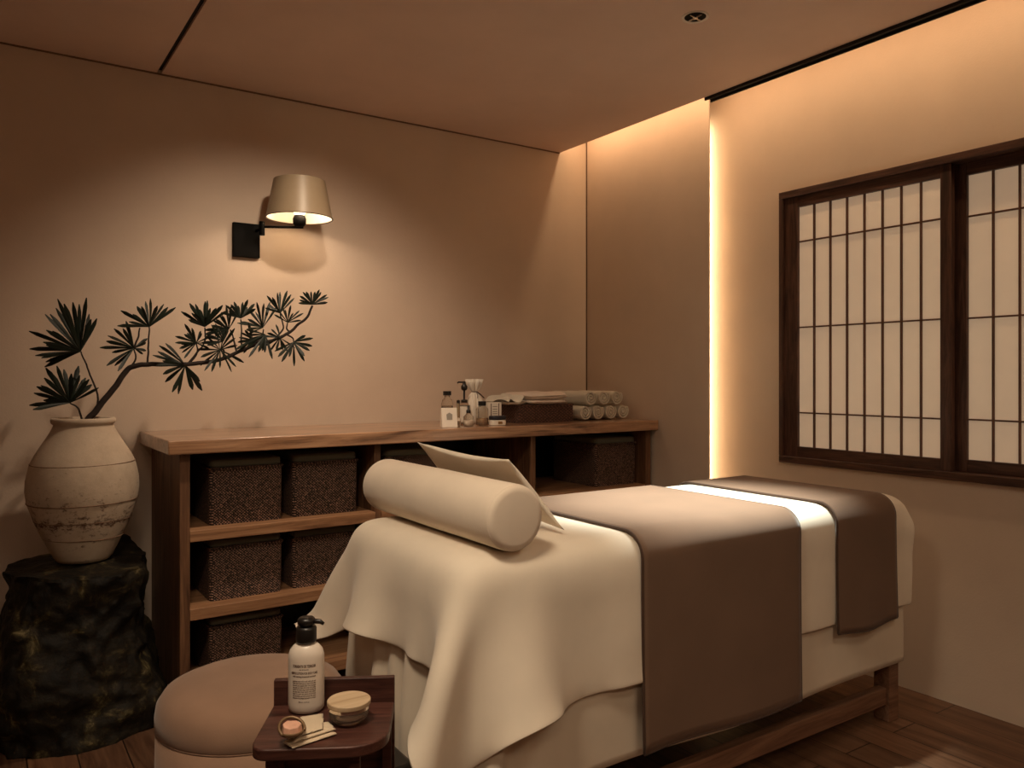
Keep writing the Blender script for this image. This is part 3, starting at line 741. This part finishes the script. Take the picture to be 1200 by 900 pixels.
# ------------------------------------------------------------------ side table with things on it
TZ = .50
org = cz(-.508+.1275, 1.703, 0); ang = math.atan2(-(math.sin(YAW)), math.cos(YAW))+math.atan2(.019, .247)
tb = empty('side_table', org, 'small dark red wooden side table with raised back board beside the stool', 'table', rz=ang)
W2 = .1275; D = .207
ol = [(-W2, 0), (-W2, -D+.030)]
for k in range(9): a = PI+PI/2*k/8; ol.append((-W2+.030+.030*math.cos(a), -D+.030+.030*math.sin(a)))
for k in range(13): a = -PI/2+PI/2*k/12; ol.append((W2-.075+.075*math.cos(a), -D+.075+.075*math.sin(a)))
ol.append((W2, 0))
part('tabletop', prism(ol, TZ-.022, TZ), M['redwood'], tb, world=False, bevel=.004)
part('back_board', B(-W2, W2, .0005, .016, .10, TZ+.052), M['redwood'], tb, world=False, bevel=.002)
for x, y in ((-W2+.02, -.165), (W2-.075, -.165), (-W2+.005, -.02), (W2-.025, -.02)):
    part('leg', B(x, x+.02, y, y+.018, 0, TZ-.022), M['redwood'], tb, world=False, bevel=.002)

# pump bottle
bp = cz((359-600)/932*1.668, 1.668, TZ)
bt = empty('pump_bottle', bp+Vector((0, 0, .0005)), 'white lotion bottle with black pump and printed label on the side table', 'bottle', rz=ang)
hx, hy = .0372, .029
body = lathe([(0, .001), (.7, .0), (.90, .002), (.985, .008), (1, .018), (1, .110), (.985, .118), (.90, .128), (.70, .137), (.48, .142), (.42, .144), (.40, .150), (0, .150)], 64)
for v in body.verts: v.co.x *= hx; v.co.y *= hy
bbody = part('bottle_body', body, M['white_plastic'], bt, world=False, smooth=True)
part('pump_collar', lathe([(0, .144), (.020, .144), (.0212, .147), (.0212, .172), (.019, .176), (0, .177)], 32), M['cap'], bt, world=False, smooth=True)
bm = lathe([(0, .174), (.013, .174), (.013, .179), (.018, .181), (.0185, .190), (.015, .194), (0, .195)], 28)
tube([(.0, 0, .187), (.030, -.006, .1865), (.037, -.008, .182)], [.006, .005, .0035], 10, bm)
part('pump_head', bm, M['cap'], bt, world=False, smooth=True)
def wrap_text(lines):
    bmx = bmesh.new()
    for s_, size, z, bold, wmax in lines:
        me = text_mesh(s_, size, bold=bold); xs = [v.co.x for v in me.vertices]; wd = max(xs)-min(xs); k = min(1, wmax/wd) if wmax else 1
        for v in me.vertices:
            x = v.co.x*k; th = x/hx*.92; e_ = v.co.z
            v.co = Vector(((hx+.0002+e_)*math.sin(th), -(hy+.0002+e_)*math.cos(th), z+v.co.y))
        bmx.from_mesh(me); bpy.data.meshes.remove(me)
    return bmx
L_ = [('TORRENTS DE TERROIR', .0078, .0985, .00022, .054), ('eau de source', .0036, .0935, 0, .03), ('GENTLE LOTION FOR BODY CARE', .0066, .0845, .00010, .062), ('with calming botanical extracts', .0052, .0785, .00005, .054)]
for k in range(9): L_.append((['soothing body milk made with oils and', 'fresh plant extracts to leave the skin', 'smooth and supple after the massage', 'use daily on clean skin and rub gently', 'until it has been absorbed entirely by', 'the skin then rinse hands with water', 'keep in a cool dry place at all times', 'for external use only avoid the eyes', 'lait pour le corps apaisant et doux'][k], .0045, .0690-k*.0043, .00002, .054))
L_.append(('500 ml  16.9 fl oz', .0034, .0265, 0, .034))
part('label_print', wrap_text(L_), M['print'], bbody, world=False)

# cream jar
jp = cz((409-600)/932*1.615, 1.615, TZ+.0005)
jr = empty('cream_jar', jp, 'round glass jar with pale flat lid on the side table', 'jar')
part('glass_bowl', lathe([(0, 0), (.026, 0), (.034, .006), (.0395, .016), (.041, .034), (.0385, .034), (.037, .017), (.031, .009), (0, .006)], 48), M['glass'], jr, world=False, smooth=True)
part('contents', lathe([(0, .0065), (.029, .0095), (.0355, .018), (.0365, .021), (0, .023)], 40), M['cream'], jr, world=False, smooth=True)
part('lid', lathe([(0, .0345), (.0425, .0345), (.0435, .036), (.0435, .043), (.042, .0445), (0, .0445)], 56), M['lid_wood'], jr, world=False, smooth=False)
part('metal_band', lathe([(.0412, .028), (.0420, .028), (.0420, .034), (.0412, .034)], 48), M['chrome'], jr, world=False)

# folded cloth
def cpt(px, py, h=TZ): return at(px, py, Z=h)
q = [cpt(334, 869), cpt(341, 876), cpt(394, 860), cpt(377, 838), cpt(355, 842)]
cc = sum(q, Vector())/len(q)
fc = empty('folded_cloth', (cc.x, cc.y, TZ), 'folded ecru cloth lying at the front of the side table', 'cloth')
def sheet_slab(c4, z0, z1, wob, name, seed):
    bm = bmesh.new(); n_ = 14; rs = random.Random(seed); tops = []; bots = []
    for i in range(n_+1):
        rt, rb_ = [], []
        for j in range(n_+1):
            u, v = i/n_, j/n_
            p = (c4[0]*(1-u)+c4[1]*u)*(1-v)+(c4[3]*(1-u)+c4[2]*u)*v
            h = wob*noise.noise(Vector((u*3+seed, v*3, 0)))
            edge = min(u, 1-u, v, 1-v); k = min(1, edge*8)**.5
            mid = (z0+z1)/2
            rt.append(bm.verts.new((p.x, p.y, mid+(z1-mid)*k+max(0, h)))); rb_.append(bm.verts.new((p.x, p.y, mid-(mid-z0)*k)))
        tops.append(rt); bots.append(rb_)
    for i in range(n_):
        for j in range(n_):
            bm.faces.new((tops[i][j], tops[i+1][j], tops[i+1][j+1], tops[i][j+1])); bm.faces.new((bots[i][j+1], bots[i+1][j+1], bots[i+1][j], bots[i][j]))
    bmesh.ops.remove_doubles(bm, verts=bm.verts, dist=.00005); bmesh.ops.recalc_face_normals(bm, faces=bm.faces)
    part(name, bm, M['ecru'], fc, smooth=True)
sheet_slab([cpt(331, 872), cpt(343, 879), cpt(395, 862), cpt(380, 850)], TZ+.0005, TZ+.006, .001, 'lower_fold', 1)
sheet_slab([cpt(338, 869), cpt(345, 876), cpt(394, 860), cpt(384, 851)], TZ+.0065, TZ+.012, .002, 'middle_fold', 3)
sheet_slab([cpt(338, 870, TZ+.01), cpt(379, 857, TZ+.01), cpt(379, 839, TZ+.01), cpt(352, 843, TZ+.01)], TZ+.0125, TZ+.018, .003, 'upper_fold', 6)
# wooden ring dish with pink soap
dp = at(342, 861, Z=TZ+.02)
dish = empty('soap_dish', (dp.x, dp.y, TZ+.019), 'small round bronze dish holding the soap on the folded cloth', 'dish')
part('bowl', lathe([(0, 0), (.014, 0), (.021, .004), (.0245, .012), (.0225, .012), (.019, .006), (0, .003)], 32), M['copper'], dish, world=False, smooth=True)
bm = tube([(.0235*math.cos(a_), .0235*math.sin(a_), .014+.011*math.sin(a_)) for a_ in [math.radians(-30+k*12) for k in range(21)]], [.003]*21, 8)
part('handle_band', bm, M['copper'], dish, world=False, smooth=True)
bm = bmesh.new(); ov = [(-.021, -.004), (-.014, -.015), (.004, -.018), (.018, -.009), (.014, .004), (-.004, .013), (-.017, .008)]
prism(ov, .004, .018, bm); 
for v in bm.verts:
    if v.co.z > .01: v.co.z += .007*(v.co.y+.012)/.03; v.co.x *= .88; v.co.y *= .88
so = part('pink_soap', bm, M['pink'], None, world=False, bevel=.0015); so.location = Vector((dp.x, dp.y, TZ+.021)); so.rotation_euler.z = .2
tag(so, 'faceted pale pink soap lying in the small bronze dish', 'soap')

# black bin half hidden behind the side table
bb = empty('black_bin', (.795, 1.77, 0), 'low glossy black bin on the floor between side table and massage table', 'bin')
part('bin_body', prism([(x+.795, y+1.77) for x, y in rr(.11, .22, .03)], .0005, .265), M['cap'], bb, bevel=.004)
part('bin_lid', prism([(x+.795, y+1.77) for x, y in rr(.118, .228, .033)], .267, .300), M['cap'], bb, bevel=.012)

# ------------------------------------------------------------------ things on the worktop
CT = .9805
def onct(px, Y): p = at(px, 500, Y=Y); return Vector((p.x, Y, CT))
# rolled towels
def roll_bm(r, L, turns=3.1):
    bm = bmesh.new(); n_ = 110; t0 = r/turns; th = t0*.66; outer = []; inner = []
    for k in range(n_+1):
        a_ = 2*PI*turns*k/n_; rr_ = .002+(r-.002)*k/n_
        outer.append((rr_*math.cos(a_), rr_*math.sin(a_))); ri = max(.0008, rr_-th*min(1, k/12)); inner.append((ri*math.cos(a_), ri*math.sin(a_)))
    rings = []
    for y, s_ in ((0, .96), (.008, 1), (L-.008, 1), (L, .96)):
        rings.append(([bm.verts.new((x*s_, y, z*s_)) for x, z in outer], [bm.verts.new((x*s_, y, z*s_)) for x, z in inner]))
    for (o1, i1), (o2, i2) in zip(rings, rings[1:]):
        for k in range(n_): bm.faces.new((o1[k], o1[k+1], o2[k+1], o2[k])); bm.faces.new((i1[k+1], i1[k], i2[k], i2[k+1]))
        bm.faces.new((o1[-1], i1[-1], i2[-1], o2[-1]))
    for o1, i1 in (rings[0], rings[-1]):
        for k in range(n_): bm.faces.new((o1[k+1], o1[k], i1[k], i1[k+1]))
    bmesh.ops.recalc_face_normals(bm, faces=bm.faces)
    bmesh.ops.translate(bm, vec=(0, 0, r), verts=bm.verts); return bm
RR = .0415; ry0 = 3.05
xs = [2.500, 2.586, 2.672, 2.758]
GT = 'rolled towels at the end of the worktop'
first = None
labs = ['rolled towel, bottom row, nearest the wicker tray', 'rolled towel, bottom row, second from the wicker tray', 'rolled towel, bottom row, third from the wicker tray', 'rolled towel, bottom row, nearest the side wall',
        'rolled towel, leftmost of the three in the upper row', 'rolled towel, middle one of the three in the upper row', 'rolled towel, rightmost of the three in the upper row']
pos = [(x, ry0+.004*i, CT) for i, x in enumerate(xs)]+[((xs[i]+xs[i+1])/2, ry0+.01, CT+.0835) for i in range(3)]
pos[4:] = [(x+.0, y, CT+.0718) for x, y, z in pos[4:]]
for i, p_ in enumerate(pos):
    if first is None: first = part('rolled_towel', roll_bm(RR, .30), M['towel'], None, world=False, smooth=False); o_ = first
    else: o_ = first.copy(); COL.objects.link(o_)
    for p2 in o_.data.polygons: p2.use_smooth = True
    o_.location = p_; tag(o_, labs[i], 'towel', GT)
first.data.set_sharp_from_angle(angle=math.radians(40)) if hasattr(first.data, 'set_sharp_from_angle') else None
# wicker tray
wt = empty('wicker_tray', (2.265, 3.17, CT), 'rectangular reddish brown wicker tray holding folded towels on the worktop', 'tray')
bm = B(2.105, 2.425, 3.055, 3.06, CT, CT+.082); box(bm, 2.105, 2.425, 3.285, 3.29, CT, CT+.082); box(bm, 2.105, 2.11, 3.06, 3.285, CT, CT+.082); box(bm, 2.42, 2.425, 3.06, 3.285, CT, CT+.082); box(bm, 2.11, 2.42, 3.06, 3.285, CT, CT+.008)
part('tray_body', bm, M['tray'], wt)
part('tray_rim', tube([(2.105, 3.055, CT+.082), (2.425, 3.055, CT+.082), (2.425, 3.29, CT+.082), (2.105, 3.29, CT+.082), (2.105, 3.055, CT+.082)], .005, 8), M['tray'], wt)
# folded towels on the tray
def pillowish(x0, x1, y0, y1, z0, z1, fn=None, n_=20):
    bm = bmesh.new(); T, Bm = [], []
    for i in range(n_+1):
        rt, rb_ = [], []
        for j in range(n_+1):
            u, v = i/n_, j/n_; x = lerp(x0, x1, u); y = lerp(y0, y1, v); e_ = min(1, min(u, 1-u, v, 1-v)*9)**.5; m_ = (z0+z1)/2
            zt = m_+(z1-m_)*e_; zb = m_-(m_-z0)*e_
            if fn: dx, dy_, dz = fn(u, v); x += dx; y += dy_; zt += dz; 
            rt.append(bm.verts.new((x, y, zt))); rb_.append(bm.verts.new((x, y, zb)))
        T.append(rt); Bm.append(rb_)
    for i in range(n_):
        for j in range(n_):
            bm.faces.new((T[i][j], T[i+1][j], T[i+1][j+1], T[i][j+1])); bm.faces.new((Bm[i][j+1], Bm[i+1][j+1], Bm[i+1][j], Bm[i][j]))
    bmesh.ops.remove_doubles(bm, verts=bm.verts, dist=.0001); bmesh.ops.recalc_face_normals(bm, faces=bm.faces); return bm
ft = empty('folded_towel', (2.28, 3.16, CT+.084), 'pale pinkish folded towel lying across the wicker tray', 'towel')
part('lower_layer', pillowish(2.165, 2.38, 3.04, 3.29, CT+.087, CT+.107, lambda u, v: (0, 0, .001*math.sin(u*9))), M['towel2'], ft, smooth=True)
part('upper_layer', pillowish(2.165, 2.385, 3.045, 3.29, CT+.1085, CT+.140, lambda u, v: (-.012*v, 0, .006*u+.0015*math.sin(v*8))), M['towel2'], ft, smooth=True)
cr = part('rumpled_towel', pillowish(2.045, 2.160, 3.05, 3.27, CT+.087, CT+.112, lambda u, v: (0, .012*math.sin(u*8), .012*math.sin(u*11+v*5)+.016*u)), M['towel'], None, org=Vector((2.10, 3.16, CT+.087)), smooth=True)
tag(cr, 'rumpled light towel at the left end of the wicker tray', 'towel')

# toiletries
def card_box():
    p = onct(526, 3.00); e_ = empty('display_card', p, 'small white tilted card box with grey emblem at the left of the toiletries', 'box', rz=-.35)
    bm = bmesh.new(); wd = .034
    pr_ = [(-.03, 0), (.028, 0), (.022, .078), (-.004, .084)]
    a_ = [bm.verts.new((-wd, y, z)) for y, z in pr_]; b_ = [bm.verts.new((wd, y, z)) for y, z in pr_]
    bm.faces.new(a_[::-1]); bm.faces.new(b_)
    for i in range(4): bm.faces.new((a_[i], a_[(i+1) % 4], b_[(i+1) % 4], b_[i]))
    bmesh.ops.recalc_face_normals(bm, faces=bm.faces)
    part('card', bm, M['pale'], e_, world=False, bevel=.002)
    d_ = Vector((0, .026, .084)).normalized(); bm = bmesh.new()
    def pt(x, s_): q_ = Vector((x, -.03, 0))+d_*s_+Vector((0, -.0006, .0002)); return q_
    for a0_, a1_ in ((0, 1),):
        for ring in (0,):
            vs_ = [bm.verts.new(pt(x, s_)) for x, s_ in ((-.012, .034), (.012, .034), (.013, .058), (.0, .066), (-.013, .058))]
            f_ = bm.faces.new(vs_)
    r_ = bmesh.ops.extrude_face_region(bm, geom=bm.faces[:]); bmesh.ops.translate(bm, vec=(0, -.0008, .0002), verts=[v for v in r_['geom'] if isinstance(v, bmesh.types.BMVert)])
    part('emblem', bm, M['grey'], e_, world=False)
card_box()
def bottle(name, px, Y, label, cat, prof, bmat, cap=None, liquid=None, labelbox=None, pump=None, square=None):
    p = onct(px, Y); e_ = empty(name, p, label, cat)
    if square: part('body', prism(rr(square[0], square[1], .006), 0, square[2]), bmat, e_, world=False, bevel=.002)
    else: part('body', lathe(prof, 32), bmat, e_, world=False, smooth=True)
    if liquid: part('liquid', lathe(liquid[0], 24), liquid[1], e_, world=False, smooth=True)
    if cap: part('cap', lathe(cap, 24), M['cap'], e_, world=False)
    if labelbox: r_, z0_, z1_ = labelbox; part('paper_label', lathe([(r_, z0_), (r_+.0006, z0_), (r_+.0006, z1_), (r_, z1_)], 32), M['pale'], e_, world=False)
    if pump: part('pump', pump, M['cap'], e_, world=False, smooth=True)
    return e_
bottle('glass_bottle', 524, 3.17, 'clear bottle with black cap behind the tilted white card', 'bottle', [(0, 0), (.024, 0), (.027, .004), (.027, .095), (.022, .112), (.013, .122), (.012, .132), (0, .132)], M['glass'],
       cap=[(0, .133), (.0185, .133), (.0185, .152), (0, .152)], liquid=([(0, .002), (.025, .002), (.025, .085), (0, .085)], M['tint']))
pm = lathe([(0, .10), (.015, .10), (.015, .112), (.0045, .114), (.0045, .155), (0, .155)], 20)
lathe([(0, .155), (.010, .155), (.0145, .163), (.0145, .176), (.008, .182), (.006, .196), (0, .197)], 20, bm=pm); tube([(.004, 0, .192), (-.03, 0, .193), (-.036, 0, .189)], .0035, 8, pm)
bottle('soap_dispenser', 544, 3.13, 'white labelled bottle with a tall black pump on the worktop', 'bottle', [(0, 0), (.025, 0), (.027, .004), (.027, .085), (.02, .095), (.014, .10), (0, .10)], M['glass'],
       labelbox=(.0272, .012, .083), pump=pm, liquid=([(0, .002), (.025, .002), (.025, .03), (0, .03)], M['cream']))
bottle('glass_vial', 537, 3.05, 'thin clear vial with dark stopper between card and dispenser', 'vial', [(0, 0), (.007, 0), (.008, .003), (.008, .095), (.006, .10), (0, .10)], M['tint'], cap=[(0, .1), (.007, .1), (.008, .112), (0, .116)])
dpm = lathe([(0, .058), (.010, .058), (.010, .070), (.005, .073), (.006, .088), (0, .092)], 16)
bottle('dropper_bottle', 549, 3.02, 'small clear dropper bottle with black teat in front of the white pouch', 'bottle', [(0, 0), (.020, 0), (.022, .003), (.022, .042), (.012, .052), (.009, .058), (0, .058)], M['glass'], pump=dpm, liquid=([(0, .002), (.020, .002), (.020, .026), (0, .026)], M['cream']))
bottle('oil_bottle', 565, 3.05, 'clear square shouldered bottle with black cap right of the pouch', 'bottle', [(0, 0), (.026, 0), (.028, .003), (.028, .072), (.020, .082), (.016, .086), (0, .086)], M['glass'],
       cap=[(0, .087), (.018, .087), (.018, .107), (0, .107)], liquid=([(0, .002), (.026, .002), (.026, .032), (0, .032)], M['amber']))
# tied white pouch
po = empty('gift_pouch', onct(556, 3.16), 'white cloth pouch gathered and tied with dark string among the bottles', 'pouch')
bm = bmesh.new(); seg = 60; rings = []
for k, (r_, z_) in enumerate([(0, 0), (.030, .001), (.040, .012), (.044, .04), (.042, .075), (.035, .108), (.022, .132), (.010, .146), (.010, .150), (.019, .160), (.030, .184), (.035, .206)]):
    if r_ == 0: rings.append([bm.verts.new((0, 0, z_))]*seg); continue
    am = .0 if k < 4 else .12+.05*(k-4 if k < 8 else 4)
    rings.append([bm.verts.new((r_*(1+am*math.sin(9*2*PI*i/seg+k*.2))*math.cos(2*PI*i/seg), .8*r_*(1+am*math.sin(9*2*PI*i/seg+k*.2))*math.sin(2*PI*i/seg), z_)) for i in range(seg)])
for a_, b_ in zip(rings, rings[1:]):
    for i in range(seg):
        j = (i+1) % seg; f_ = [a_[i], a_[j], b_[j], b_[i]]; f_ = list(dict.fromkeys(f_)); bm.faces.new(f_)
part('pouch_cloth', bm, M['pale'], po, world=False, smooth=True, solid=.0012)
bm = tube([(.0118*math.cos(2*PI*k/24), .0100*math.sin(2*PI*k/24), .148) for k in range(25)], .0022, 6)
tube([(.008, -.007, .148), (.022, -.016, .136), (.040, -.022, .118)], .0028, 6, bm); tube([(.004, -.010, .148), (.002, -.026, .134), (-.004, -.034, .118)], .0016, 6, bm)
part('string', bm, M['browntrim'], po, world=False)
# boxes
cb = empty('striped_box', onct(578, 3.12), 'upright pale box with dark printed lines beside the wicker tray', 'box', rz=-.1)
part('carton', B(-.034, .034, -.018, .018, 0, .098), M['pale'], cb, world=False, bevel=.001)
bm = bmesh.new()
for x in (-.022, .018): box(bm, x, x+.004, -.0188, -.0178, .004, .094)
for z in (.045, .055, .066, .078): box(bm, -.012, .012, -.0188, -.0178, z, z+.0022)
part('printed_lines', bm, M['print'], cb, world=False)
sj = empty('squat_jar', onct(583, 3.00), 'squat pale tin with navy black lid in front of the striped box', 'jar')
part('tin', prism(rr(.075, .05, .02, 6), 0, .024), M['pale'], sj, world=False, bevel=.003)
part('lid', prism(rr(.078, .053, .021, 6), .0245, .042), plain('navy_lid', (.012, .014, .022), .4), sj, world=False, bevel=.004)
part('band', B(-.012, .010, -.0256, -.0246, .006, .018), M['amber'], sj, world=False)
mj = empty('cream_pot', onct(535.5, 3.0), 'tiny white pot tucked beside the tilted white card', 'jar')
part('pot', lathe([(0, 0), (.015, 0), (.016, .003), (.016, .026), (0, .026)], 24), M['glass'], mj, world=False, smooth=False)
part('lid', lathe([(0, .0265), (.0165, .0265), (.0165, .038), (0, .039)], 24), M['pale'], mj, world=False)
